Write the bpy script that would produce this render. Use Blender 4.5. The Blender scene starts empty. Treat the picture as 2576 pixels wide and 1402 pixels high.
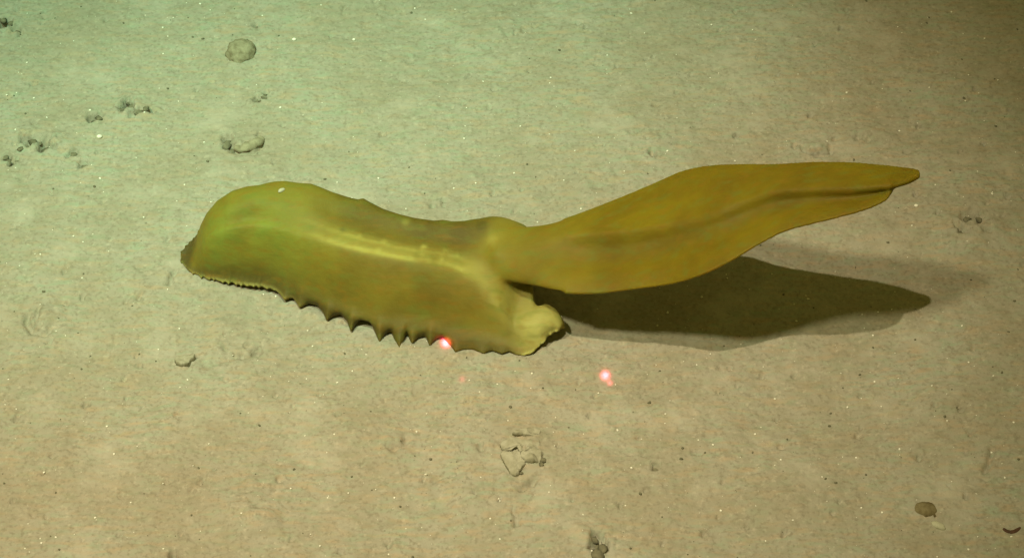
import bpy, bmesh, math, random
import numpy as np
from mathutils import Vector, Matrix, kdtree, noise as mnoise

R = math.radians
random.seed(7)
scn = bpy.context.scene
COL = scn.collection

# ------------------------------------------------------------------ camera
PITCH = R(45); DIST = 1.6; LENS = 90.0
cam_d = bpy.data.cameras.new('camera')
cam_d.lens = LENS; cam_d.sensor_width = 36; cam_d.clip_start = 0.02; cam_d.clip_end = 60
cam = bpy.data.objects.new('camera', cam_d); COL.objects.link(cam)
CAM = np.array([0.0, -DIST * math.cos(PITCH), DIST * math.sin(PITCH)])
cam.location = CAM
cam.rotation_euler = (math.pi / 2 - PITCH, 0, 0)
scn.camera = cam

# ------------------------------------------------------------------ world: dim light scattered back by the black deep water
w = bpy.data.worlds.new('World'); scn.world = w; w.use_nodes = True
bg = w.node_tree.nodes['Background']
bg.inputs['Color'].default_value = (0.70, 0.60, 0.13, 1); bg.inputs['Strength'].default_value = 0.27
scn.view_settings.view_transform = 'Standard'; scn.view_settings.look = 'None'
scn.view_settings.exposure = 0; scn.view_settings.gamma = 1
scn.render.filter_size = 1.9
scn.cycles.use_denoising = True


# ------------------------------------------------------------------ the dive vehicle's lamps, plus one added green tint light
def aim(o, target):
    d = Vector(target) - o.location
    o.rotation_euler = d.to_track_quat('-Z', 'Y').to_euler()


def spot(name, loc, target, power, color, size, blend, radius):
    l = bpy.data.lights.new(name, 'SPOT')
    l.energy = power; l.color = color; l.spot_size = R(size); l.spot_blend = blend; l.shadow_soft_size = radius
    o = bpy.data.objects.new(name, l); COL.objects.link(o)
    o.location = loc; aim(o, target)
    return o


spot('vehicle_or_tint_lamp', (-0.212, -0.564, 2.50), (-0.08, -0.07, 0), 160, (1.0, 0.845, 0.58), 25, 1.0, 0.016)
spot('vehicle_or_tint_lamp', (-0.954, -0.871, 2.50), (-0.16, -0.02, 0), 218, (1.0, 0.92, 0.59), 24, 1.0, 0.11)
spot('vehicle_or_tint_lamp', (-0.26, -0.60, 2.55), (-0.24, 0.34, 0), 160, (0.10, 1.0, 0.64), 22, 1.0, 0.02)  # added light, put in to tint the far side green


# ------------------------------------------------------------------ helpers
def UP(px, py, z=0.0):
    """Point at height z (m) that the photograph shows at (px, py) of its 2575 x 1402 view."""
    k = 36.0 / LENS / 2575.0
    u = (px - 1287.5) * k; v = -(py - 701.0) * k
    f = np.array([0, math.cos(PITCH), -math.sin(PITCH)]); up = np.array([0, math.sin(PITCH), math.cos(PITCH)])
    d = f + up * v + np.array([u, 0, 0])
    t = (z - CAM[2]) / d[2]
    return CAM + d * t


def vnoise(x, y, seed, cell):
    """Smooth 2-D value noise in -1..1, features about `cell` metres across."""
    rng = np.random.RandomState(seed)
    N = 256
    g = rng.uniform(-1, 1, (N, N))
    X = x / cell + 1000.37; Y = y / cell + 1000.71
    xi = np.floor(X).astype(int); yi = np.floor(Y).astype(int)
    fx = X - xi; fy = Y - yi
    fx = fx * fx * fx * (fx * (fx * 6 - 15) + 10); fy = fy * fy * fy * (fy * (fy * 6 - 15) + 10)
    a = g[xi % N, yi % N]; b = g[(xi + 1) % N, yi % N]; c = g[xi % N, (yi + 1) % N]; d = g[(xi + 1) % N, (yi + 1) % N]
    return (a * (1 - fx) + b * fx) * (1 - fy) + (c * (1 - fx) + d * fx) * fy


def catmull(P, n):
    """Uniform Catmull-Rom through the rows of P (k, ...) sampled at n parameters 0..k-1."""
    P = np.asarray(P, float); k = len(P)
    t = np.linspace(0, k - 1, n) if np.isscalar(n) else np.asarray(n)
    i = np.clip(np.floor(t).astype(int), 0, k - 2); f = (t - i)
    sh = (-1,) + (1,) * (P.ndim - 1); f = f.reshape(sh)
    p0 = P[np.clip(i - 1, 0, k - 1)]; p1 = P[i]; p2 = P[i + 1]; p3 = P[np.clip(i + 2, 0, k - 1)]
    return 0.5 * ((2 * p1) + (-p0 + p2) * f + (2 * p0 - 5 * p1 + 4 * p2 - p3) * f ** 2 + (-p0 + 3 * p1 - 3 * p2 + p3) * f ** 3)


def mesh_obj(name, verts, faces, mat, smooth=True):
    me = bpy.data.meshes.new(name)
    me.from_pydata([tuple(map(float, v)) for v in verts], [], [tuple(map(int, f)) for f in faces])
    me.update()
    if smooth: me.polygons.foreach_set('use_smooth', [True] * len(me.polygons))
    me.materials.append(mat)
    o = bpy.data.objects.new(name, me); COL.objects.link(o)
    return o


def tag(o, label=None, cat=None, group=None, kind=None):
    for k, v in (('label', label), ('category', cat), ('group', group), ('kind', kind)):
        if v: o[k] = v
    return o


# ------------------------------------------------------------------ materials
class NT:
    def __init__(s, name):
        s.m = bpy.data.materials.new(name); s.m.use_nodes = True
        s.t = s.m.node_tree; s.b = s.t.nodes['Principled BSDF']

    def n(s, typ, **kw):
        o = s.t.nodes.new(typ)
        for k, v in kw.items():
            if k in o.inputs: o.inputs[k].default_value = v
            else: setattr(o, k, v)
        return o

    def l(s, a, b): s.t.links.new(a, b)

    def noise(s, vec, scale, detail=3, rough=.55):
        o = s.n('ShaderNodeTexNoise'); o.inputs['Scale'].default_value = scale
        o.inputs['Detail'].default_value = detail; o.inputs['Roughness'].default_value = rough
        if vec is not None: s.l(vec, o.inputs['Vector'])
        return o.outputs['Fac']

    def ramp(s, fac, lo, hi):
        o = s.n('ShaderNodeMapRange'); o.inputs['From Min'].default_value = lo; o.inputs['From Max'].default_value = hi
        s.l(fac, o.inputs['Value']); return o.outputs['Result']

    def ramp2(s, fac, lo, hi):
        o = s.n('ShaderNodeMapRange'); o.inputs['To Min'].default_value = lo; o.inputs['To Max'].default_value = hi
        s.l(fac, o.inputs['Value']); return o.outputs['Result']

    def mix(s, fac, a, b, mode='MIX'):
        o = s.n('ShaderNodeMix'); o.data_type = 'RGBA'; o.blend_type = mode
        for sock, v in ((o.inputs[0], fac), (o.inputs[6], a), (o.inputs[7], b)):
            if isinstance(v, (int, float)): sock.default_value = v
            elif isinstance(v, tuple): sock.default_value = (*v, 1)
            else: s.l(v, sock)
        return o.outputs[2]

    def mul(s, a, b):
        o = s.n('ShaderNodeMath', operation='MULTIPLY')
        for sock, v in ((o.inputs[0], a), (o.inputs[1], b)):
            if isinstance(v, (int, float)): sock.default_value = v
            else: s.l(v, sock)
        return o.outputs[0]

    def coords(s, scale=(1, 1, 1)):
        c = s.n('ShaderNodeTexCoord'); m = s.n('ShaderNodeMapping'); m.inputs['Scale'].default_value = scale
        s.l(c.outputs['Object'], m.inputs['Vector']); return m.outputs['Vector']

    def bump(s, h, strength, dist):
        o = s.n('ShaderNodeBump'); o.inputs['Strength'].default_value = strength; o.inputs['Distance'].default_value = dist
        s.l(h, o.inputs['Height']); s.l(o.outputs['Normal'], s.b.inputs['Normal'])


def sediment_mat():
    k = NT('sediment'); v = k.coords(); vs = k.coords((0.32, 1.15, 1.0))
    base = (0.345, 0.335, 0.270)
    c = k.mix(k.mul(k.ramp(k.noise(vs, 230, 2), .46, .70), .55), base, (0.275, 0.37, 0.26))
    vs2 = k.coords((0.30, 1.2, 1.0)); sh = k.n('ShaderNodeMapping'); sh.inputs['Location'].default_value = (7.3, 2.1, 0)
    k.l(vs2, sh.inputs['Vector'])
    c = k.mix(k.mul(k.ramp(k.noise(sh.outputs['Vector'], 210, 2), .48, .72), .50), c, (0.45, 0.315, 0.19))
    c = k.mix(k.mul(k.ramp(k.noise(v, 14, 4), .40, .64), .60), c, (0.295, 0.262, 0.19))
    c = k.mix(k.mul(k.ramp(k.noise(v, 400, 2), .50, .70), .58), c, (0.205, 0.185, 0.135))
    c = k.mix(k.mul(k.ramp(k.noise(v, 120, 3), .50, .68), .40), c, (0.25, 0.235, 0.165))
    c = k.mix(k.mul(k.ramp(k.noise(v, 300, 2, .6), .58, .74), .38), c, (0.52, 0.48, 0.38))
    c = k.mix(k.mul(k.ramp(k.noise(v, 22, 4, .6), .54, .70), .42), c, (0.47, 0.45, 0.375))
    k.l(c, k.b.inputs['Base Color']); k.b.inputs['Roughness'].default_value = .95
    k.b.inputs['Specular IOR Level'].default_value = .08
    k.bump(k.noise(v, 380, 3, .5), .38, .0012)
    return k.m


def plain_mat(name, base, dark, scale=300, rough=.9, bump=.5, dist=.001):
    k = NT(name); v = k.coords()
    c = k.mix(k.ramp(k.noise(v, scale, 4), .38, .66), base, dark)
    k.l(c, k.b.inputs['Base Color']); k.b.inputs['Roughness'].default_value = rough
    k.b.inputs['Specular IOR Level'].default_value = .1
    k.bump(k.noise(v, scale * 1.7, 3), bump, dist)
    return k.m


def skin_mat():
    k = NT('sea_cucumber_skin'); v = k.coords()
    a1 = k.n('ShaderNodeVertexColor', layer_name='pigment_shading'); a2 = k.n('ShaderNodeVertexColor', layer_name='pigment_shading_two')  # layers hold skin colour together with painted light and shade
    s1 = k.n('ShaderNodeSeparateColor'); s2 = k.n('ShaderNodeSeparateColor')
    k.l(a1.outputs['Color'], s1.inputs[0]); k.l(a2.outputs['Color'], s2.inputs[0])
    ridge, dorsal, tail = s1.outputs[0], s1.outputs[1], s1.outputs[2]
    brim, head, cuff = s2.outputs[0], s2.outputs[1], s2.outputs[2]
    mott = k.ramp(k.noise(v, 30, 4), .36, .64)
    c = k.mix(k.mul(mott, .7), (0.205, 0.174, 0.020), (0.132, 0.094, 0.011))
    c = k.mix(k.mul(tail, .9), c, k.mix(mott, (0.196, 0.158, 0.004), (0.155, 0.116, 0.004)))
    c = k.mix(k.mul(k.mul(tail, k.ramp(k.noise(k.coords((.10, 1.0, .6)), 75, 3), .46, .72)), .28), c, (0.135, 0.088, 0.006))
    c = k.mix(k.mul(dorsal, .72), c, k.mix(mott, (0.102, 0.086, 0.013), (0.078, 0.062, 0.010)))
    c = k.mix(k.mul(head, k.ramp(k.noise(v, 40, 3), .30, .60)), c, (0.200, 0.262, 0.038))
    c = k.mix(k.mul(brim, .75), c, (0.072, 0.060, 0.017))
    c = k.mix(k.mul(cuff, .95), c, (0.50, 0.50, 0.165))
    c = k.mix(k.mul(ridge, k.ramp(k.noise(k.coords((1, 1, .2)), 60, 2), .1, .55)), c, (0.40, 0.38, 0.09))
    vs = k.coords((0.35, 1, 1))
    c = k.mix(k.mul(k.ramp(k.noise(vs, 260, 2), .50, .74), .34), c, (0.25, 0.125, 0.012))
    c = k.mix(k.mul(k.ramp(k.noise(vs, 190, 2), .52, .74), .36), c, (0.115, 0.185, 0.030))
    k.l(c, k.b.inputs['Base Color']); k.b.inputs['Roughness'].default_value = .62
    k.b.inputs['Specular IOR Level'].default_value = .18
    k.l(k.ramp2(tail, .34, .75), k.b.inputs['Subsurface Weight']); k.b.inputs['Subsurface Radius'].default_value = (1.0, .75, .25)
    k.b.inputs['Subsurface Scale'].default_value = .0055
    mm = k.n('ShaderNodeMath', operation='ADD'); k.l(k.noise(v, 210, 3), mm.inputs[0]); k.l(k.noise(k.coords((.28, 1, 1)), 120, 3), mm.inputs[1])
    k.bump(mm.outputs[0], .26, .0018)
    return k.m


M_SED = sediment_mat()
M_SKIN = skin_mat()
M_LUMP = plain_mat('mud_lump', (0.325, 0.305, 0.21), (0.20, 0.18, 0.115), 230)
M_CRUST = plain_mat('sediment_crust', (0.385, 0.375, 0.29), (0.29, 0.28, 0.20), 200)
M_DARK = plain_mat('dark_mud', (0.19, 0.18, 0.12), (0.075, 0.075, 0.05), 420)
M_PEB = plain_mat('brown_pebble', (0.21, 0.18, 0.10), (0.13, 0.105, 0.05), 260, bump=.4)
M_PALE = plain_mat('pale_shell', (0.46, 0.46, 0.34), (0.36, 0.36, 0.26), 300, .7, .2)
M_WHITE = plain_mat('white_grain', (0.85, 0.84, 0.76), (0.70, 0.70, 0.60), 900, .6, .1)
M_BLACK = plain_mat('dark_grain', (0.17, 0.165, 0.11), (0.11, 0.11, 0.07), 900, .8, .1)
M_RED = plain_mat('red_brown', (0.11, 0.055, 0.035), (0.07, 0.045, 0.03), 300, .7, .2)

# ------------------------------------------------------------------ seabed relief
# burrow pits (px, py, radius mm, depth mm)
PITS = [(14, 58, 5.0, 7), (40, 72, 3.0, 4), (52, 84, 2.2, 3),
        (76, 352, 4.2, 6), (62, 350, 3.0, 4.5), (112, 362, 4.0, 5), (102, 375, 2.8, 4), (136, 368, 2.2, 3.5), (148, 345, 2.0, 3), (36, 360, 2, 3),
        (18, 392, 3.0, 4.5), (40, 398, 2.2, 3.5), (26, 408, 2.2, 3),
        (184, 382, 2.6, 4), (170, 390, 2.0, 3), (203, 412, 2.6, 4.5), (214, 405, 2.2, 3.5),
        (233, 298, 3.6, 6.5), (252, 294, 2.8, 4),
        (322, 262, 4.6, 6.5), (310, 270, 3.4, 5), (318, 250, 2.0, 4), (352, 276, 3.4, 4), (382, 280, 2.8, 4.5), (335, 288, 3.4, 3),
        (640, 250, 2.8, 5.5), (655, 246, 2.6, 4), (668, 238, 2.2, 3), (650, 258, 2.0, 3),
        (570, 345, 3.4, 5.5), (576, 362, 3.2, 5), (642, 66, 2.2, 3.5),
        (1640, 389, 2.4, 4.5), (1640, 146, 1.8, 3.5), (1735, 190, 1.5, 2.5), (1645, 268, 2.0, 2.5),
        (962, 338, 2.0, 2.5), (690, 403, 1.8, 3), (1120, 517, 2.2, 2.0),
        (2052, 380, 3.0, 3.0), (2100, 345, 2.4, 2.5), (2160, 342, 3.4, 2.5), (2180, 352, 2.6, 2.2),
        (2432, 552, 5.2, 3.2), (2462, 560, 4.2, 2.6), (2405, 577, 3.2, 4.2), (2420, 592, 2.4, 3.6), (2480, 588, 3, 2.2), (2450, 540, 3, 2.4),
        (480, 612, 1.8, 2.5), (340, 893, 1.8, 2.2), (566, 840, 1.6, 2.8), (566, 878, 2.0, 2.6), (600, 893, 2.2, 2.6), (644, 883, 2.6, 3.2), (622, 868, 2, 2.4),
        (120, 862, 2, 2.8), (86, 818, 2.2, 2.5), (172, 805, 1.4, 2), (318, 1000, 1.6, 2.2), (342, 990, 1.6, 2.2), (215, 1016, 1.8, 2.5),
        (1648, 1180, 3.0, 4.5), (1500, 1352, 3.6, 4.5), (1498, 1372, 4.0, 5.0), (1520, 1372, 2.6, 4), (1210, 1128, 3.0, 2.4),
        (1605, 1108, 1.8, 2.5), (1712, 1082, 1.2, 2), (1668, 1372, 1.4, 2.4), (1302, 1318, 1.8, 2.5), (1340, 1214, 2.4, 2.0),
        (1770, 1340, 2.4, 2.6), (1970, 1340, 2.4, 2.4), (2095, 1293, 1.8, 2.8), (2155, 1090, 2.0, 2.6), (2310, 1152, 2.2, 2.2), (1965, 1120, 2.2, 2.0),
        (436, 1395, 2.4, 3), (300, 1245, 1.5, 2.4), (360, 1240, 1.6, 2.2), (420, 1212, 1.8, 2), (480, 1232, 1.8, 2.4), (780, 1342, 1.6, 2), (910, 1170, 1.6, 2.0)]
# low mounds (px, py, radius mm, height mm)
MOUNDS = [(632, 352, 6.5, 3.2), (606, 360, 5, 2.2), (2055, 366, 8, 3.0), (100, 805, 9, 2.6), (130, 782, 10, 2.2), (150, 350, 8, 1.5), (75, 335, 9, 1.8), (360, 300, 12, 1.8),
          (1460, 1335, 6, 2.2), (545, 885, 9, 2.2), (600, 1285, 16, 3.0), (660, 1310, 14, 2.6), (640, 1230, 14, 2), (1180, 1260, 18, 2), (1340, 1110, 10, 1.5), (900, 1080, 20, 2),
          (2440, 600, 20, 2.5), (1900, 640, 12, 2.2), (2200, 340, 16, 2), (1250, 60, 14, 1.6), (980, 1115, 8, 2.4), (1660, 1260, 16, 1.4), (150, 1140, 20, 2.4), (350, 700, 18, 1.6),
          (430, 700, 6, 1.6), (2000, 1250, 24, 2.0), (2350, 1000, 20, 2)]
# grooves: polyline, half width mm, depth mm
GROOVES = [([(70, 790), (66, 815), (84, 832), (110, 838), (124, 826)], 2.0, 2.8), ([(112, 768), (135, 766), (165, 764)], 1.6, 2.4), ([(98, 780), (92, 795), (90, 806)], 1.6, 2.4),
           ([(440, 682), (432, 700), (424, 712)], 1.8, 3.0), ([(520, 918), (560, 905), (600, 898), (650, 880)], 4.0, 1.6),
           ([(346, 752), (352, 740), (364, 744)], 1.4, 2.2), ([(586, 374), (612, 380), (640, 378), (660, 362)], 1.7, 2.6),
           ([(2022, 376), (2050, 386), (2080, 384), (2090, 374)], 1.8, 2.6), ([(1700, 830), (1900, 690)], .1, .1),
           ([(2495, 1135), (2490, 1160), (2475, 1185)], 1.6, 1.8), ([(980, 1130), (1010, 1118), (1022, 1100)], 1.8, 1.8), ([(1090, 1205), (1120, 1190), (1145, 1188)], 1.4, 1.6),
           ([(1310, 1228), (1325, 1215), (1342, 1206)], 2.0, 2.2), ([(1290, 1280), (1300, 1295), (1298, 1320)], 1.6, 1.8)]
GROOVES.append(([(446, 655), (466, 692), (520, 712), (620, 731), (690, 742), (760, 786), (830, 818), (890, 844), (960, 872), (1020, 882), (1150, 897), (1300, 905)], 4.5, -1.3))
_P = [(UP(a, b)[:2], r / 1000, d / 1000) for a, b, r, d in PITS]
_M = [(UP(a, b)[:2], r / 1000, d / 1000) for a, b, r, d in MOUNDS]
_G = [([UP(a, b)[:2] for a, b in pl], hw / 1000, d / 1000 * (1.6 if d > 0 else 1)) for pl, hw, d in GROOVES]
_rng = np.random.RandomState(3)
for _ in range(210):
    px, py = _rng.uniform(-80, 2650), _rng.uniform(-60, 1460)
    if not (1400 < px < 2380 and 600 < py < 900): _P.append((UP(px, py)[:2], _rng.uniform(1.0, 2.0) / 1000, _rng.uniform(2.0, 3.6) / 1000))
for _ in range(420):      # the small dents and humps that roughen the whole plain
    px, py = _rng.uniform(-80, 2650), _rng.uniform(-60, 1460)
    if _rng.rand() < .62 and not (1400 < px < 2380 and 600 < py < 900): _P.append((UP(px, py)[:2], _rng.uniform(.8, 2.0) / 1000, _rng.uniform(.5, 2.1) / 1000))
    else: _M.append((UP(px, py)[:2], _rng.uniform(1.5, 5.0) / 1000, _rng.uniform(.4, 1.4) / 1000))


def H(x, y):
    """Height of the seabed at world (x, y), arrays in metres."""
    x = np.asarray(x, float); y = np.asarray(y, float)
    z = .0022 * vnoise(x, y, 1, .11) + .0011 * vnoise(x, y, 2, .045) + .0006 * vnoise(x, y, 3, .017) + .0004 * vnoise(x, y, 4, .0075) + .00035 * vnoise(x, y, 5, .0036)
    far = np.clip((np.hypot(x, y) - .5) / 2, 0, 1); z = z + far * .03 * vnoise(x, y, 6, .6)
    wx = x + .0012 * vnoise(x, y, 11, .0042) + .0006 * vnoise(x, y, 13, .002); wy = y + .0014 * vnoise(x, y, 12, .0042) + .0006 * vnoise(x, y, 14, .002)
    for (c, r, d) in _P:
        m = (np.abs(x - c[0]) < r * 3) & (np.abs(y - c[1]) < r * 3.6)
        if m.any():
            q = np.hypot(wx[m] - c[0], (wy[m] - c[1]) / 1.15) / r * (1 + .35 * vnoise(x[m], y[m], 22, .0028))
            z[m] -= d * 1.35 * np.clip((1.2 - q) / .75, 0, 1)
            z[m] += d * .16 * np.exp(-((q - 1.6) / .4) ** 2)
    for (c, r, d) in _M:
        m = (np.abs(x - c[0]) < r * 3) & (np.abs(y - c[1]) < r * 3)
        if m.any():
            q = np.hypot(wx[m] - c[0], wy[m] - c[1]) / r
            z[m] += d * np.exp(-q ** 2 * 1.4) * (1 + .35 * vnoise(x[m], y[m], 21, .004))
    for (pl, hw, d) in _G:
        a = np.array(pl); lo = a.min(0) - hw * 4; hi = a.max(0) + hw * 4
        m = (x > lo[0]) & (x < hi[0]) & (y > lo[1]) & (y < hi[1])
        if m.any():
            best = np.full(m.sum(), 9.0)
            for i in range(len(a) - 1):
                s = a[i + 1] - a[i]; L2 = (s ** 2).sum() + 1e-12
                t = np.clip(((wx[m] - a[i][0]) * s[0] + (wy[m] - a[i][1]) * s[1]) / L2, 0, 1)
                best = np.minimum(best, np.hypot(wx[m] - a[i][0] - t * s[0], wy[m] - a[i][1] - t * s[1]))
            z[m] -= d * np.exp(-(best / hw) ** 2) * (1 if d > 0 else .6 + .5 * vnoise(x[m], y[m], 31, .012))
    return z


def h1(x, y): return float(H(np.array([x]), np.array([y]))[0])


def axis(lo, hi, step, far):
    a = list(np.arange(lo, hi + step / 2, step)); s = step
    while a[-1] < far: s *= 1.28; a.append(a[-1] + s)
    s = step
    while a[0] > -far: s *= 1.28; a.insert(0, a[0] - s)
    return np.array(a)


ax = axis(-.42, .42, .0013, 12.0); ay = axis(-.23, .28, .0014, 12.0)
GX, GY = np.meshgrid(ax, ay)
GZ = H(GX.ravel(), GY.ravel()).reshape(GX.shape)
nx, ny = len(ax), len(ay)
V = np.stack([GX.ravel(), GY.ravel(), GZ.ravel()], 1)
idx = np.arange(nx * ny).reshape(ny, nx)
F = np.stack([idx[:-1, :-1].ravel(), idx[:-1, 1:].ravel(), idx[1:, 1:].ravel(), idx[1:, :-1].ravel()], 1)
me = bpy.data.meshes.new('seabed')
me.vertices.add(len(V)); me.vertices.foreach_set('co', V.ravel().astype(np.float32))
me.loops.add(F.size); me.loops.foreach_set('vertex_index', F.ravel().astype(np.int32))
me.polygons.add(len(F)); me.polygons.foreach_set('loop_start', np.arange(0, F.size, 4, dtype=np.int32))
me.polygons.foreach_set('use_smooth', np.ones(len(F), bool))
me.update(calc_edges=True); me.materials.append(M_SED)
seabed = bpy.data.objects.new('seabed', me); COL.objects.link(seabed)
tag(seabed, 'pale speckled muddy seabed with small burrow pits', 'seabed', kind='structure')

# ------------------------------------------------------------------ the sea cucumber
CM = .01
# outline of the back and of the toothed brim, as (px, py)
TOP = [(462, 622), (480, 606), (497, 590), (504, 566), (520, 535), (546, 504), (583, 480), (620, 469), (650, 466), (668, 461), (690, 457), (715, 456), (750, 461), (780, 463), (802, 471), (830, 483), (870, 496),
       (898, 503), (911, 500), (926, 509), (960, 526), (1000, 539), (1040, 549), (1090, 556), (1112, 554), (1135, 558), (1165, 557), (1195, 550), (1230, 545), (1255, 546), (1280, 553), (1300, 562), (1322, 570), (1345, 573)]
EDGE = [(690, 727), (704, 738), (715, 751), (726, 749), (736, 750), (745, 760), (752, 771), (775, 766), (797, 773), (812, 788), (821, 804), (840, 797), (856, 797), (872, 811), (882, 832), (895, 819), (906, 813),
        (928, 816), (942, 838), (954, 859), (968, 845), (982, 838), (993, 856), (1004, 870), (1016, 856), (1023, 842), (1030, 855), (1036, 863), (1052, 851), (1069, 849), (1076, 861), (1080, 869),
        (1096, 857), (1112, 853), (1134, 872), (1145, 884), (1163, 879), (1190, 879), (1215, 887), (1236, 881), (1262, 888), (1280, 884), (1300, 891)]
# stations: near edge E, ridge R (px, py, cm), mid back D (px, py, cm), silhouette T (px, py, cm)
ST = [((452, 640, .36), (455, 634, .55), (458, 629, .6), (462, 622, .6)),
      ((455, 658, .28), (462, 632, .50), (470, 618, .60), (478, 607, .65)),
      ((472, 680, .36), (480, 630, .62), (487, 608, .75), (494, 593, .8)),
      ((492, 689, .36), (496, 622, 1.35), (500, 593, 1.75), (503, 568, 1.9)),
      ((508, 695, .36), (514, 598, 2.5), (517, 564, 2.95), (521, 534, 3.0)),
      ((528, 700, .36), (540, 574, 3.35), (543, 535, 3.9), (547, 503, 3.9)),
      ((560, 707, .36), (578, 560, 3.9), (580, 515, 4.6), (584, 480, 4.5)),
      ((610, 716, .36), (640, 548, 4.25), (640, 503, 5.0), (640, 466, 4.9)),
      ((680, 726, .36), (705, 558, 4.4), (708, 505, 5.1), (710, 457, 5.15)),
      ((752, 768, .36), (772, 580, 4.36), (778, 515, 5.05), (785, 464, 5.15)),
      ((821, 804, .36), (835, 601, 4.31), (842, 541, 4.70), (850, 490, 4.95)),
      ((882, 830, .36), (895, 618, 4.26), (905, 562, 4.50), (915, 504, 4.85)),
      ((954, 857, .36), (960, 632, 4.21), (972, 582, 4.40), (985, 534, 4.75)),
      ((1020, 862, .36), (1025, 644, 4.16), (1038, 598, 4.30), (1050, 550, 4.65)),
      ((1080, 868, .36), (1090, 653, 4.06), (1104, 607, 4.25), (1115, 555, 4.6)),
      ((1145, 882, .36), (1150, 667, 3.86), (1168, 615, 4.20), (1175, 555, 4.7)),
      ((1215, 886, .36), (1205, 700, 3.51), (1220, 630, 4.25), (1228, 545, 4.9)),
      ((1275, 890, .36), (1250, 750, 2.9), (1266, 660, 3.8), (1282, 554, 4.75)),
      ((1308, 891, .30), (1288, 800, 1.80), (1308, 712, 2.70), (1328, 572, 4.5)),
      ((1325, 888, .34), (1306, 806, 1.80), (1322, 762, 2.20), (1337, 690, 3.0)),
      ((1341, 881, .45), (1326, 809, 1.88), (1336, 784, 2.12), (1346, 763, 2.15)),
      ((1358, 867, .65), (1351, 809, 1.95), (1362, 783, 2.2), (1373, 765, 2.15)),
      ((1371, 850, .88), (1376, 811, 1.85), (1387, 791, 2.05), (1395, 777, 2.0)),
      ((1388, 834, 1.10), (1396, 816, 1.6), (1402, 806, 1.75), (1408, 795, 1.75)),
      ((1404, 828, 1.2), (1409, 821, 1.4), (1411, 817, 1.45), (1414, 811, 1.45))]
NS = len(ST); NU = 660; NV = 64
us = np.linspace(0, NS - 1, NU)
ctrl = catmull(np.array([[c for c in s] for s in ST], float), us)       # NU x 4 x 3 in (px, py, cm)
ex = np.array([e[0] for e in EDGE], float); ey = np.array([e[1] for e in EDGE], float)
tx = np.array([e[0] for e in TOP], float); ty = np.array([e[1] for e in TOP], float)
bodyV = []; pig_shade1 = []; pig_shade2 = []
rr = np.random.RandomState(5); SM = ctrl[:, 0].copy()
rag = catmull(rr.uniform(-1, 1, 330), NU)
prof = []
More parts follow.
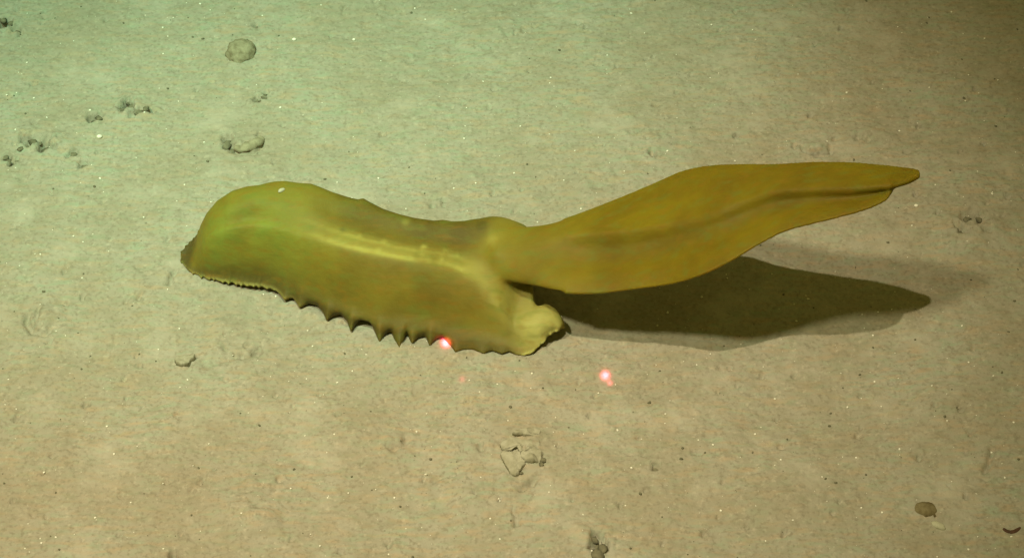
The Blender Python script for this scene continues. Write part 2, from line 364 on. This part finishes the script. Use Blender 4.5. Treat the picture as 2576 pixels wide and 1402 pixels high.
for i in range(NU):
    E, Rg, D, T = [c.copy() for c in ctrl[i]]
    if 690 <= E[0] <= 1300 and us[i] < 17.9: E[1] = E[1] - 1.4 * (E[1] - np.interp(E[0], ex, ey))
    elif us[i] < 9:                                     # fine fringe round the head
        ph = (E[0] - E[1] * .6) / 15.0 + .7 * mnoise.noise(Vector((us[i] * 1.9, 3, 1))); f = ph - math.floor(ph)
        amp = (6.0 + 4.5 * mnoise.noise(Vector((us[i] * 2.7, 8, 2)))) * min(1, .45 + us[i] / 3)
        E[1] += amp * (f ** 1.6 - .5); E[0] -= 3 * (f ** 1.6 - .5)
    elif us[i] > 18:
        E[0] += 2.6 * rag[i]; E[1] += 2.6 * rag[i]
    if us[i] < 18.0: T[1] = np.interp(T[0], tx, ty)
    if us[i] < 2.7: sc_ = abs(math.sin(us[i] * 5.3)) - .5; T[0] -= 5 * sc_; T[1] -= 3 * sc_
    hb = min(1, max(0, (9.8 - us[i]) / 2.5)); zR = Rg[2]; E_ = SM[i] * .75 + E * .25; Es = SM[i].copy(); Es[1] -= 10 * min(1, max(0, 18.5 - us[i]))
    e3 = UP(E[0], E[1], E[2] * CM)
    F0 = UP(*(E_[:2] * .86 + Rg[:2] * .14), (E[2] + .12 * (zR - E[2])) * CM)
    F1 = UP(*(Es[:2] * .71 + Rg[:2] * .29), (E[2] + (.28 + .08 * hb) * (zR - E[2])) * CM)
    F2 = UP(*(Es[:2] * .40 + Rg[:2] * .60), (E[2] + (.65 + .05 * hb) * (zR - E[2])) * CM)
    F3 = UP(*(Es[:2] * .14 + Rg[:2] * .86), (E[2] + (.915 + .03 * hb) * (zR - E[2])) * CM)
    r3 = UP(Rg[0], Rg[1], Rg[2] * CM); d3 = UP(D[0], D[1], D[2] * CM); t3 = UP(T[0], T[1], T[2] * CM)
    dirv = t3 - e3; dirv[2] = 0; L = np.linalg.norm(dirv) + 1e-9; dirv /= L
    zt = t3[2]
    ext = 1.0 - .72 * min(1, max(0, (us[i] - 17.5) / 2.5))
    zt_ = zt; zx = zt * ext
    m3 = t3 + dirv * zx * .27; m3[2] = zt * .66
    n3 = t3 + dirv * zx * .48; n3[2] = zt * .28
    b3 = t3 + dirv * zx * .70; b3[2] = .0030
    cc = min(1, max(0, (us[i] - 19.2) / 1.8))
    for q_, dz_ in ((m3, .0015), (n3, .0035), (b3, .0060)): q_[2] = q_[2] * (1 - cc) + max(.001, zt - dz_) * cc
    line = catmull([e3, F0, F1, F2, F3, r3, d3, t3, m3, n3, b3], NV)
    # underside
    be = b3.copy(); be[2] = .0004 * (1 - cc) + (b3[2] - .0022) * cc
    ee = e3 + dirv * .0004; ee[2] = max(.0002, e3[2] - .0016)
    e2 = e3 + dirv * min(.009, L * .4); e2[2] = max(.0002, (e3[2] - .0020))
    bot = [be, (be * .5 + e2 * .5) * np.array([1, 1, 0]) + np.array([0, 0, .0002 * (1 - cc) + max(.0002, .5 * (be[2] + e2[2]) + .001) * cc]), e2, ee]
    ring = np.vstack([line, bot])
    bodyV.append(ring)
    u = us[i]; vv = np.linspace(0, 10, NV)
    ridge = (.45 * np.exp(-((vv - 5.0) / .45) ** 2) + .6 * np.exp(-((vv - 4.82) / .17) ** 2) + .4 * np.exp(-((vv - 5.42) / .13) ** 2)) * np.clip((u - 8.3) / 2.2, 0, 1) * np.clip((18.0 - u) / 1.5, 0, 1)  # light caught along the ridge, put into a pale stripe
    dors = np.exp(-((vv - 6.75) / 1.25) ** 2) * np.clip((u - 8.6) / 2.0, 0, 1) * np.clip((17.0 - u) / 2, 0, 1)  # shade on the back behind the head, painted as darker skin
    brm = np.clip((2.5 - vv) / 1.6, 0, 1) * np.clip((19.0 - u) / 2, 0, 1)  # brownish brim, with the lower flank's shade painted in
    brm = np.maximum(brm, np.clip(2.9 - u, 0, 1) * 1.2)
    hd = .85 * np.exp(-((u - 6.4) / 2.6) ** 2) * np.exp(-((vv - 4.0) / 2.9) ** 2)
    cf = np.clip((u - 15.5) / 5.5, 0, 1) ** 1.3 * np.clip(1.15 - np.abs(vv - 3.0) / 5, 0, 1)  # pale cuff, its lit bright patch put into the colour
    cf = np.maximum(cf, 1.5 * np.clip((u - 17.8) / .8, 0, 1) * np.clip(.5 - vv, 0, .5) * 2)
    cf = np.maximum(cf, .8 * np.clip((9.5 - u) / 2, 0, 1) * np.clip(.45 - vv, 0, .45) * 2)
    ridge = ridge + .6 * math.exp(-((u - 16.3) / .45) ** 2) * np.exp(-((vv - 6.25) / .35) ** 2)  # lit spot on the tail-root bulge, painted pale
    dors = dors + .8 * math.exp(-((u - 15.8) / .28) ** 2) * np.exp(-((vv - 6.8) / .45) ** 2)  # shading of the tail-root fold, painted as a dark streak
    z4 = np.zeros(4)
    pig_shade1.append(np.stack([np.r_[ridge, z4], np.r_[dors, z4], np.zeros(NV + 4)], 1))
    pig_shade2.append(np.stack([np.r_[brm, np.full(4, brm[0])], np.r_[hd, z4], np.r_[cf, z4]], 1))
NR = NV + 4
BV = np.array(bodyV).reshape(-1, 3)
bf = []
for i in range(NU - 1):
    for j in range(NR):
        j2 = (j + 1) % NR
        bf.append((i * NR + j, (i + 1) * NR + j, (i + 1) * NR + j2, i * NR + j2))
bf.append(tuple(range(NR))); bf.append(tuple((NU - 1) * NR + j for j in range(NR - 1, -1, -1)))
P1 = np.array(pig_shade1).reshape(-1, 3); P2 = np.array(pig_shade2).reshape(-1, 3)

# tail sail: upper edge, crease, lower edge as (px, py, cm)
TL = [((1180, 590, 3.7), (1190, 640, 3.4), (1215, 690, 2.8)), ((1256, 568, 4.4), (1264, 635, 4.1), (1282, 712, 3.4)), ((1322, 569, 4.8), (1326, 628, 4.6), (1345, 724, 4.1)), ((1385, 562, 5.3), (1395, 606, 5.2), (1405, 736, 4.6)),
      ((1450, 541, 5.8), (1475, 597, 5.7), (1500, 738, 5.0)), ((1550, 502, 6.8), (1565, 589, 6.6), (1590, 727, 5.8)), ((1650, 460, 8.0), (1670, 573, 7.7), (1690, 713, 6.9)),
      ((1720, 430, 9.0), (1748, 558, 8.6), (1765, 691, 8.2)), ((1790, 417, 9.9), (1815, 537, 9.5), (1840, 655, 9.2)), ((1860, 414, 10.6), (1878, 511, 10.2), (1905, 616, 10.0)),
      ((1950, 414, 11.5), (1950, 487, 11.1), (1975, 581, 10.9)), ((2050, 409, 12.2), (2050, 480, 11.9), (2060, 558, 11.8)), ((2140, 410, 12.7), (2140, 478, 12.5), (2140, 538, 12.4)),
      ((2190, 414, 12.95), (2190, 474, 12.8), (2192, 521, 12.75)), ((2222, 417, 13.1), (2220, 471, 13.0), (2226, 504, 12.95)), ((2236, 418, 13.2), (2236, 470, 13.1), (2239, 488, 13.05)), ((2250, 420, 13.2), (2248, 467, 13.15), (2247, 470, 13.15)),
      ((2285, 424, 13.35), (2284, 455, 13.3), (2284, 459, 13.3)), ((2310, 428, 13.4), (2314, 438, 13.4), (2312, 446, 13.4))]
nS, nT = 320, 40
tc = catmull(np.array(TL, float), nS)
mid = np.zeros((nS, nT, 3)); half = np.zeros((nS, nT))
for i in range(nS):
    U, C, Lw = tc[i]; s = i / (nS - 1)
    relief = 1.15 * min(1, max(0, (s - .10) / .12)) * min(1, (1 - s) / .15)
    def mixp(a, b, f, dz=0): q = a * (1 - f) + b * f; return UP(q[0], q[1], (q[2] + dz * relief) * CM)
    pts = [mixp(Lw, C, 0), mixp(Lw, C, .25, -.04), mixp(Lw, C, .5, -.24), mixp(Lw, C, .78, -.13), mixp(Lw, C, 1.0, .20), mixp(C, U, .12, .24), mixp(C, U, .42, .14), mixp(C, U, .75, -.03), mixp(C, U, 1.0, -.26)]
    line = catmull(pts, nT)
    mid[i] = line
    w_ = np.linspace(-1, 1, nT)
    thick = .0013 + .0055 * max(0, 1 - s / .30) ** 1.6 + .0010 * (1 - s)
    half[i] = np.maximum(.0009, thick * np.sqrt(np.clip(1 - w_ ** 4, 0, 1)))
du = np.gradient(mid, axis=0); dv = np.gradient(mid, axis=1)
nrm = np.cross(du, dv); nrm /= (np.linalg.norm(nrm, axis=2, keepdims=True) + 1e-12)
A = mid + nrm * half[..., None]; Bq = mid - nrm * half[..., None]
TVv = np.concatenate([A.reshape(-1, 3), Bq.reshape(-1, 3)])
tf = []; n0 = nS * nT
for i in range(nS - 1):
    for j in range(nT - 1):
        a, b, c, d = i * nT + j, (i + 1) * nT + j, (i + 1) * nT + j + 1, i * nT + j + 1
        tf.append((a, b, c, d)); tf.append((n0 + d, n0 + c, n0 + b, n0 + a))
    for j in (0, nT - 1):
        a, b = i * nT + j, (i + 1) * nT + j
        tf.append((a, n0 + a, n0 + b, b) if j == 0 else (b, n0 + b, n0 + a, a))
for i in (0, nS - 1):
    for j in range(nT - 1):
        a, b = i * nT + j, i * nT + j + 1
        tf.append((b, n0 + b, n0 + a, a) if i == 0 else (a, n0 + a, n0 + b, b))
tailness = np.repeat(np.clip((np.linspace(0, 1, nS) - .06) / .22, 0, 1), nT)
_t = np.tile(np.linspace(0, 1, nT), nS); _s = np.repeat(np.linspace(0, 1, nS), nT)
brown = .30 * np.exp(-((_t - .36) / .10) ** 2) * np.clip((_s - .05) / .08, 0, 1) * np.clip((.80 - _s) / .3, 0, 1) + .18 * np.exp(-((_t - 1.0) / .05) ** 2) * np.clip((_s - .1) / .1, 0, 1)  # streak below the crease, plus shading painted along the upper edge
T1 = np.stack([np.zeros(n0), brown, tailness], 1); T1 = np.concatenate([T1, T1])
ALLV = np.concatenate([BV, TVv]); ALLF = bf + [tuple(len(BV) + q for q in f) for f in tf]
PG1 = np.concatenate([P1, T1]); PG2 = np.concatenate([P2, np.zeros((len(TVv), 3))])

tmp = bpy.data.meshes.new('raw'); tmp.from_pydata(ALLV.tolist(), [], ALLF); tmp.update()
to = bpy.data.objects.new('raw', tmp); COL.objects.link(to)
bm = bmesh.new(); bm.from_mesh(tmp); bmesh.ops.recalc_face_normals(bm, faces=bm.faces); bm.to_mesh(tmp); bm.free()
md = to.modifiers.new('r', 'REMESH'); md.mode = 'VOXEL'; md.voxel_size = .00072
dg = bpy.context.evaluated_depsgraph_get()
cu = bpy.data.meshes.new_from_object(to.evaluated_get(dg))
bpy.data.objects.remove(to)
bm = bmesh.new(); bm.from_mesh(cu)
x0, x1 = UP(1195, 650, .045)[0], UP(1420, 650, .045)[0]
joint = [v for v in bm.verts if x0 < v.co.x < x1 and v.co.z > .027]
for it in range(150): bmesh.ops.smooth_vert(bm, verts=bm.verts if it < 2 else joint, factor=.5, use_axis_x=True, use_axis_y=True, use_axis_z=True)
bm.to_mesh(cu); bm.free()
kd = kdtree.KDTree(len(ALLV))
for i, v in enumerate(ALLV): kd.insert(v, i)
kd.balance()
nv = len(cu.vertices); near = np.zeros(nv, int); q1 = np.zeros((nv, 4), np.float32); q2 = np.zeros((nv, 4), np.float32); q1[:, 3] = q2[:, 3] = 1
for i, v in enumerate(cu.vertices):
    near[i] = kd.find(v.co)[1]
q1[:, :3] = PG1[near]; q2[:, :3] = PG2[near]
ed = np.zeros(len(cu.edges) * 2, np.int32); cu.edges.foreach_get('vertices', ed); ed = ed.reshape(-1, 2)
cx = np.zeros(nv * 3, np.float32); cu.vertices.foreach_get('co', cx); cx = cx.reshape(-1, 3)
jm = (cx[:, 0] > x0 - .008) & (cx[:, 0] < x1 + .01) & (cx[:, 2] > .022)
deg = np.bincount(ed.ravel(), minlength=nv)[:, None] + 1e-6
for it_ in range(64):
    msk = jm if it_ >= 4 else np.ones(nv, bool)
    for q in (q1, q2):
        acc = np.zeros((nv, 3))
        for c_ in range(3):
            acc[:, c_] = np.bincount(ed[:, 0], q[ed[:, 1], c_], nv) + np.bincount(ed[:, 1], q[ed[:, 0], c_], nv)
        q[msk, :3] = (.5 * q[:, :3] + .5 * acc / deg)[msk]
for (px, py, zc, r, ch, am) in ((1240, 606, 4.4, .0055, 0, .55), (1214, 572, 4.6, .0032, 1, .9), (1222, 600, 4.4, .0030, 1, .5), (1050, 738, 2.2, .0030, 0, .8), (1056, 752, 2.0, .0018, 0, .8), (1078, 566, 4.5, .0016, 1, 1.2),  # first three entries paint the tail-root bulge's light and fold's shade
                                (862, 577, 4.5, .0018, 1, 1.2), (1020, 560, 4.6, .0025, 0, .4), (966, 602, 4.5, .0020, 0, .7), (952, 624, 4.4, .0018, 0, .5), (1066, 618, 4.3, .0020, 0, .7), (1060, 640, 4.2, .0018, 0, .5), (1120, 628, 4.2, .0015, 0, .45), (1112, 650, 4.1, .0015, 0, .4), (905, 590, 4.5, .0015, 0, .45), (1150, 640, 4.1, .0014, 0, .4), (1110, 725, 2.6, .012, 1, .35), (880, 735, 2.2, .014, 1, .35), (1000, 790, 1.5, .012, 1, .3)):
    c3 = UP(px, py, zc * CM); q1[:, ch] += am * np.exp(-((cx - c3) ** 2).sum(1) / r ** 2)
nrmv = np.zeros(nv * 3, np.float32); cu.vertices.foreach_get('normal', nrmv); nrmv = nrmv.reshape(-1, 3)
lift = np.zeros(nv)
for (pa, pb, zc, r, am) in (((1202, 556), (1222, 615), 4.5, .0055, -.0009), ((1238, 585), (1250, 640), 4.3, .0050, .0022),
                            ((965, 600), (950, 625), 4.5, .0014, .0005), ((1065, 615), (1060, 645), 4.3, .0014, .0005), ((1120, 625), (1112, 655), 4.2, .0014, .0005), ((905, 585), (895, 612), 4.5, .0014, .0005),
                            ((1020, 800), (1005, 850), .9, .0022, .0009), ((960, 790), (950, 840), .9, .0022, .0009), ((895, 770), (880, 815), .9, .0022, .0008), ((1090, 800), (1080, 850), .9, .0022, .0008), ((835, 750), (820, 790), .9, .0022, .0007)):
    a3 = UP(*pa, zc * CM); b3_ = UP(*pb, zc * CM); d_ = b3_ - a3
    t_ = np.clip(((cx - a3) @ d_) / (d_ @ d_), 0, 1)
    lift += am * np.exp(-((cx - a3 - t_[:, None] * d_) ** 2).sum(1) / r ** 2)
cx = cx + nrmv * lift[:, None]
cu.vertices.foreach_set('co', cx.ravel().astype(np.float32)); cu.update()
for nm, q in (('pigment_shading', q1), ('pigment_shading_two', q2)):
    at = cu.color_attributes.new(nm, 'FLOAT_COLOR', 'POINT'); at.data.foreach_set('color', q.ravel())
cu.polygons.foreach_set('use_smooth', np.ones(len(cu.polygons), bool))
cu.materials.clear(); cu.materials.append(M_SKIN); cu.name = 'sea_cucumber'
cucumber = bpy.data.objects.new('sea_cucumber', cu); COL.objects.link(cucumber)
tag(cucumber, 'yellow-brown sea cucumber with toothed brim and long sail-like tail raised over the seabed', 'sea cucumber')


# ------------------------------------------------------------------ lumps, crusts, pebbles
def lump_mesh(name, rx, ry, rz, rough, seed, mat, sub=3, fine=0.0):
    bm = bmesh.new(); bmesh.ops.create_icosphere(bm, subdivisions=sub, radius=1)
    off = Vector((seed * 3.1, seed * 1.7, seed * .9))
    for v in bm.verts:
        d = v.co.normalized()
        f = 1 + rough * mnoise.noise(d * 1.7 + off) + rough * .6 * mnoise.noise(d * 4.1 + off) + fine * mnoise.noise(d * 9 + off)
        v.co = Vector((d.x * rx, d.y * ry, d.z * rz)) * f
    me = bpy.data.meshes.new(name); bm.to_mesh(me); bm.free()
    me.polygons.foreach_set('use_smooth', [True] * len(me.polygons)); me.materials.append(mat)
    return me


def place(name, me, px, py, sink=.3, rot=0.0, up=None):
    p = UP(px, py, 0.0); z = h1(p[0], p[1])
    o = bpy.data.objects.new(name, me); COL.objects.link(o)
    lo = min(v.co.z for v in me.vertices); hi = max(v.co.z for v in me.vertices)
    o.location = (p[0], p[1], z - lo - sink * (hi - lo)); o.rotation_euler = (0, 0, rot)
    return o


o = place('mud_ball', lump_mesh('mud_ball', .0103, .0108, .0082, .12, 3, M_LUMP, 4, .09), 606, 134, .56)
tag(o, 'round pitted brown mud ball half sunk in the sediment above the head', 'mud ball')
o = place('brown_pebble', lump_mesh('brown_pebble', .0072, .0060, .0032, .15, 9, M_PEB, 3, .06), 2329, 1281, .68, -.35)
tag(o, 'flat round dark brown pebble near the lower right corner', 'pebble')
o = place('shell_fragment', lump_mesh('shell_fragment', .0046, .0024, .0018, .12, 12, M_PALE, 3), 2359, 1323, .5, -.6)
tag(o, 'pale elongated shell fragment below the dark brown pebble', 'shell')
for px, py, r, lab in ((250, 344, .0016, 'bright white shell speck left of the head among the burrows'), (740, 104, .0013, 'white shell speck just right of the round mud ball'),
                       (2303, 523, .0012, 'white shell speck below the tip of the raised tail'), (890, 101, .0010, 'tiny white shell speck near the top, farthest right of the mud ball')):
    o = place('shell_speck', lump_mesh('shell_speck', r * 1.2, r, r * .8, .1, int(px), M_WHITE, 2), px, py, .2)
    tag(o, lab, 'shell', 'white shell specks on the mud')


def slab(name, outline, thick, mat, seed, lift=.0, dome=.3):
    """A crust with an irregular outline given as px points: flat-topped, undercut, lying on the mud."""
    pts = np.array([UP(a, b, thick * .6)[:2] for a, b in outline]); c = pts.mean(0)
    n = len(pts); k = 5 * n
    tt = np.linspace(0, n, k, endpoint=False)
    ring = catmull(np.vstack([pts[-1:], pts, pts[:2]]), tt + 1)
    rg = np.random.RandomState(seed)
    ring = ring + rg.uniform(-.0004, .0004, ring.shape)
    base = h1(c[0], c[1])
    V = []; levels = [(-.5, 1.05, 'b'), (.45, 1.01, 'm'), (.92, 1.0, 'm'), (1.0, .90, 't'), (1.06, .68, 't'), (1.10, .42, 't'), (1.12, .18, 't')]
    for hz, sc, _ in levels:
        for i in range(k):
            p = c + (ring[i] - c) * sc
            nz = .0018 * float(vnoise(np.array([p[0]]), np.array([p[1]]), seed + 40, .0045)[0]) + .0010 * float(vnoise(np.array([p[0]]), np.array([p[1]]), seed + 41, .002)[0])
            V.append((p[0], p[1], base + lift + thick * hz * (1 if hz < .95 else 1 + dome * (hz - 1)) + (nz if hz > .5 else 0)))
    V.append((c[0], c[1], base + lift + thick * 1.12)); V.append((c[0], c[1], base - thick * .6))
    F = []
    for l in range(len(levels) - 1):
        for i in range(k):
            j = (i + 1) % k; F.append((l * k + i, l * k + j, (l + 1) * k + j, (l + 1) * k + i))
    L = len(levels) - 1
    for i in range(k):
        j = (i + 1) % k; F.append((L * k + i, L * k + j, len(V) - 2)); F.append((j, i, len(V) - 1))
    return mesh_obj(name, V, F, mat)


zo = lambda pts, x0, y0, s: [((x0 + a / s) * .7, (y0 + b / s) * .7) for a, b in pts]
cr = bpy.data.objects.new('sediment_crust', None); COL.objects.link(cr); cr.empty_display_size = .01
cr.location = Vector(UP(1312, 1140)); bpy.context.view_layer.update()
tag(cr, 'broken pale crust of sediment with jagged right edge below the animal', 'sediment crust')
for pts_, th_, sd_ in (([(250, 430), (430, 400), (640, 410), (860, 400), (880, 480), (850, 560), (700, 560), (560, 600), (500, 520), (400, 556), (260, 560)], .0014, 2),
                       ([(575, 610), (700, 572), (850, 575), (915, 640), (885, 735), (800, 748), (670, 745), (605, 700)], .0029, 12),
                       ([(230, 600), (400, 572), (490, 548), (552, 615), (590, 700), (640, 765), (560, 880), (500, 960), (400, 930), (290, 760)], .0022, 22)):
    o = slab('crust_plate', zo(pts_, 1750, 1500, 4.673), th_, M_CRUST, sd_)
    o.parent = cr; o.matrix_parent_inverse = cr.matrix_world.inverted()
o = slab('sediment_crust', zo([(420, 300), (560, 330), (700, 345), (850, 320), (890, 260), (760, 220), (560, 240)], 1750, 1500, 4.673), .0018, M_CRUST, 4)
tag(o, 'narrow sediment crust lying just above the jagged crust', 'sediment crust')
o = slab('sediment_crust', zo([(190, 570), (340, 510), (530, 505), (650, 550), (560, 620), (470, 690), (360, 720), (240, 690)], 600, 1200, 6.44), .0034, M_CRUST, 6)
tag(o, 'small tilted mud flake with dark lower edge at the lower left', 'sediment crust')


def tube(name, pxs, r0, r1, mat, zoff=0.0, seed=1):
    P = catmull(np.array([np.append(UP(a, b)[:2], 0) for a, b in pxs]), 24); V = []; F = []; m = 10
    for i, p in enumerate(P):
        s = i / 23; r = (r0 * (1 - s) + r1 * s) * math.sin(math.pi * (.06 + .88 * s)) ** .5
        d = P[min(i + 1, 23)] - P[max(i - 1, 0)]; d /= np.linalg.norm(d); nn = np.array([-d[1], d[0], 0]); z = h1(p[0], p[1])
        for j in range(m):
            a = 2 * math.pi * j / m; rr_ = r * (1 + .15 * mnoise.noise(Vector((i * .4, j * .9, seed))))
            V.append(p + nn * math.cos(a) * rr_ + np.array([0, 0, z + zoff + math.sin(a) * rr_ * .8]))
    for i in range(23):
        for j in range(m): F.append((i * m + j, i * m + (j + 1) % m, (i + 1) * m + (j + 1) % m, (i + 1) * m + j))
    F.append(tuple(range(m))[::-1]); F.append(tuple(23 * m + j for j in range(m)))
    return mesh_obj(name, V, F, mat)


o = tube('mud_cast', [(588, 368), (608, 370), (632, 364), (650, 354), (658, 345)], .0036, .0044, M_LUMP, -.0012)
tag(o, 'curved brown mud cast lying beside the dark burrow above the head', 'mud cast')
o = tube('worm', [(2522, 1330), (2533, 1337), (2546, 1339), (2557, 1334), (2566, 1326)], .0017, .0014, M_RED, -.0004, 4)
tag(o, 'short dark red-brown curved worm at the right edge near the bottom', 'worm')


# crumbs of dark mud thrown out round the burrows: each a thing of its own
crumb_me = [lump_mesh('mud_crumb', .0012, .0010, .0006, .5, 30 + i, M_DARK, 2, .3) for i in range(5)]
CLUSTERS = [('at the burrow on the upper left edge', [(8, 48, 1.3), (16, 64, 1.5), (30, 60, 1.0), (44, 78, 1.1), (50, 88, 1.0)]),
            ('in the widest burrow cluster at the left', [(58, 350, 1.2), (72, 354, 1.6), (84, 360, 1.3), (104, 366, 1.5), (114, 372, 1.3), (98, 356, .9), (136, 371, 1.0), (36, 362, .9), (52, 374, .8), (152, 346, .9)]),
            ('by the left edge below the widest burrow cluster', [(12, 388, 1.0), (20, 400, 1.2), (40, 400, 1.0)]),
            ('in the small pits right of the left edge', [(182, 378, 1.1), (172, 388, 1.0), (203, 413, 1.3), (214, 405, 1.0)]),
            ('in the small round burrow between the two wide clusters', [(228, 302, 1.1), (238, 293, 1.5), (252, 294, 1.2), (250, 303, .8)]),
            ('in the spiky burrow cluster left of the mud ball', [(308, 268, 1.5), (320, 262, 1.8), (332, 256, 1.3), (324, 247, 1.0), (350, 274, 1.2), (368, 280, 1.1), (381, 279, 1.3), (300, 276, 1.1), (345, 290, .8)]),
            ('in the burrow below the mud ball', [(638, 250, 1.5), (648, 244, 1.0), (664, 240, 1.1), (656, 258, .9), (670, 248, .9)]),
            ('at the left end of the curved mud cast', [(566, 343, 1.6), (570, 354, 1.6), (576, 365, 1.5), (562, 368, 1.1), (584, 370, 1.1)]),
            ('just above the mud ball', [(640, 68, 1.3), (646, 64, .9)]),
            ('in the dim burrow cluster at the right edge', [(2405, 576, 1.3), (2419, 590, 1.2), (2432, 550, 1.1), (2460, 556, 1.0)]),
            ('at the bottom edge right of centre', [(1490, 1350, 1.3), (1500, 1362, 1.5), (1496, 1378, 1.6), (1520, 1372, 1.3), (1514, 1388, 1.3), (1502, 1398, 1.6)]),
            ('alone right of the jagged crust', [(1648, 1178, 1.7)]),
            ('above the middle of the tail', [(1640, 389, 1.5)]),
            ('near the top edge above the tail', [(1640, 145, 1.0)]),
            ('under the jagged crust', [(1366, 1164, .7), (1362, 1172, .6), (1310, 1192, .6)])]
kk = 0
ORD = ['first', 'second', 'third', 'fourth', 'fifth', 'sixth', 'seventh', 'eighth', 'ninth', 'tenth']
for where, spots in CLUSTERS:
    for ni, (px, py, s) in enumerate(sorted(spots)):
        o = place('mud_crumb', crumb_me[kk % 5], px, py, .45, random.uniform(0, 6.28))
        s *= 2.1
        o.scale = (s, s * random.uniform(.8, 1.3), s * random.uniform(.8, 1.2)); kk += 1
        tag(o, 'dark mud crumb ' + where + (', %s from left' % ORD[ni] if len(spots) > 1 else ''), 'mud crumb', 'dark mud crumbs ' + where)

# a pale flake that has settled on the animal's back
pf = Vector(UP(708, 479, .0516)); dirc = (pf - Vector(CAM)).normalized()
ok, loc, nor, fi = cucumber.ray_cast(Vector(CAM), dirc)
if ok:
    fm = lump_mesh('pale_flake', .0026, .0013, .0009, .2, 77, M_PALE, 2)
    o = bpy.data.objects.new('pale_flake', fm); COL.objects.link(o); o.location = loc + nor * .0003
    o.rotation_euler = (R(20), 0, R(35)); tag(o, "tiny pale flake settled on top of the animal's head", 'flake')


# fine grains strewn over the mud: too many to count
def grains(name, n, rmin, rmax, mat, label, seed, power=3.0):
    rg = np.random.RandomState(seed)
    px = rg.uniform(-60, 2640, n); py = rg.uniform(-60, 1470, n)
    pts = np.array([UP(a, b)[:2] for a, b in zip(px, py)])
    hz = H(pts[:, 0], pts[:, 1])
    bm = bmesh.new(); bmesh.ops.create_icosphere(bm, subdivisions=1, radius=1)
    bv = np.array([v.co[:] for v in bm.verts]); bfc = np.array([[v.index for v in f.verts] for f in bm.faces]); bm.free()
    V = []; F = []
    for i in range(n):
        r = rmin + (rmax - rmin) * rg.rand() ** power
        a = rg.uniform(0, 6.28); ca, sa = math.cos(a), math.sin(a)
        q = bv * np.array([r * rg.uniform(.8, 1.6), r, r * rg.uniform(.6, .9)]) * (1 + rg.uniform(-.18, .18, (len(bv), 1)))
        q = np.stack([q[:, 0] * ca - q[:, 1] * sa, q[:, 0] * sa + q[:, 1] * ca, q[:, 2]], 1) + np.array([pts[i, 0], pts[i, 1], hz[i] + r * .3])
        F.append(bfc + i * len(bv)); V.append(q)
    o = mesh_obj(name, np.concatenate(V), np.concatenate(F), mat)
    tag(o, label, 'grains', kind='stuff')
    return o


grains('white_sand_grains', 1050, .00022, .00085, M_WHITE, 'scattered white sand grains over the muddy seabed', 51)
grains('dark_sand_grains', 420, .00025, .0010, M_BLACK, 'scattered dark sand grains over the muddy seabed', 52)


# ------------------------------------------------------------------ the vehicle's red measuring lasers: thin parallel beams
def laser(px, py, z, power, sigma, off=(0.0, 0.0)):
    t = Vector(UP(px, py, z)); d = (t - Vector(CAM)).normalized()
    src = t - d * 1.5 + Vector((off[0], 0, off[1]))
    l = bpy.data.lights.new('laser_beam', 'SPOT'); l.energy = power; l.color = (1, 1, 1); l.spot_size = R(2.0); l.spot_blend = .2; l.shadow_soft_size = .0005
    l.use_nodes = True; nt = l.node_tree; em = nt.nodes['Emission']
    tc_ = nt.nodes.new('ShaderNodeTexCoord'); sep = nt.nodes.new('ShaderNodeSeparateXYZ'); nt.links.new(tc_.outputs['Normal'], sep.inputs[0])
    def mth(op, a, b=None):
        m = nt.nodes.new('ShaderNodeMath'); m.operation = op
        for s_, v_ in zip(m.inputs, (a, b)):
            if v_ is None: continue
            if isinstance(v_, (int, float)): s_.default_value = v_
            else: nt.links.new(v_, s_)
        return m.outputs[0]
    r2 = mth('ADD', mth('MULTIPLY', sep.outputs[0], sep.outputs[0]), mth('MULTIPLY', sep.outputs[1], sep.outputs[1]))
    g = mth('EXPONENT', mth('MULTIPLY', r2, -1.0 / sigma ** 2))
    halo = mth('MULTIPLY', mth('EXPONENT', mth('MULTIPLY', r2, -1.0 / (sigma * 2.1) ** 2)), .03)
    nt.links.new(mth('ADD', g, halo), em.inputs['Strength'])
    em.inputs['Color'].default_value = (1.0, .10, .19, 1)
    o = bpy.data.objects.new('laser_beam', l); COL.objects.link(o); o.location = src; aim(o, t)
    return o


laser(1121, 861, .004, 5000, .0013)
laser(1522, 943, .0, 2600, .0013)
laser(1162, 952, .0, 150, .0012)
laser(1534, 962, .0, 420, .0010)
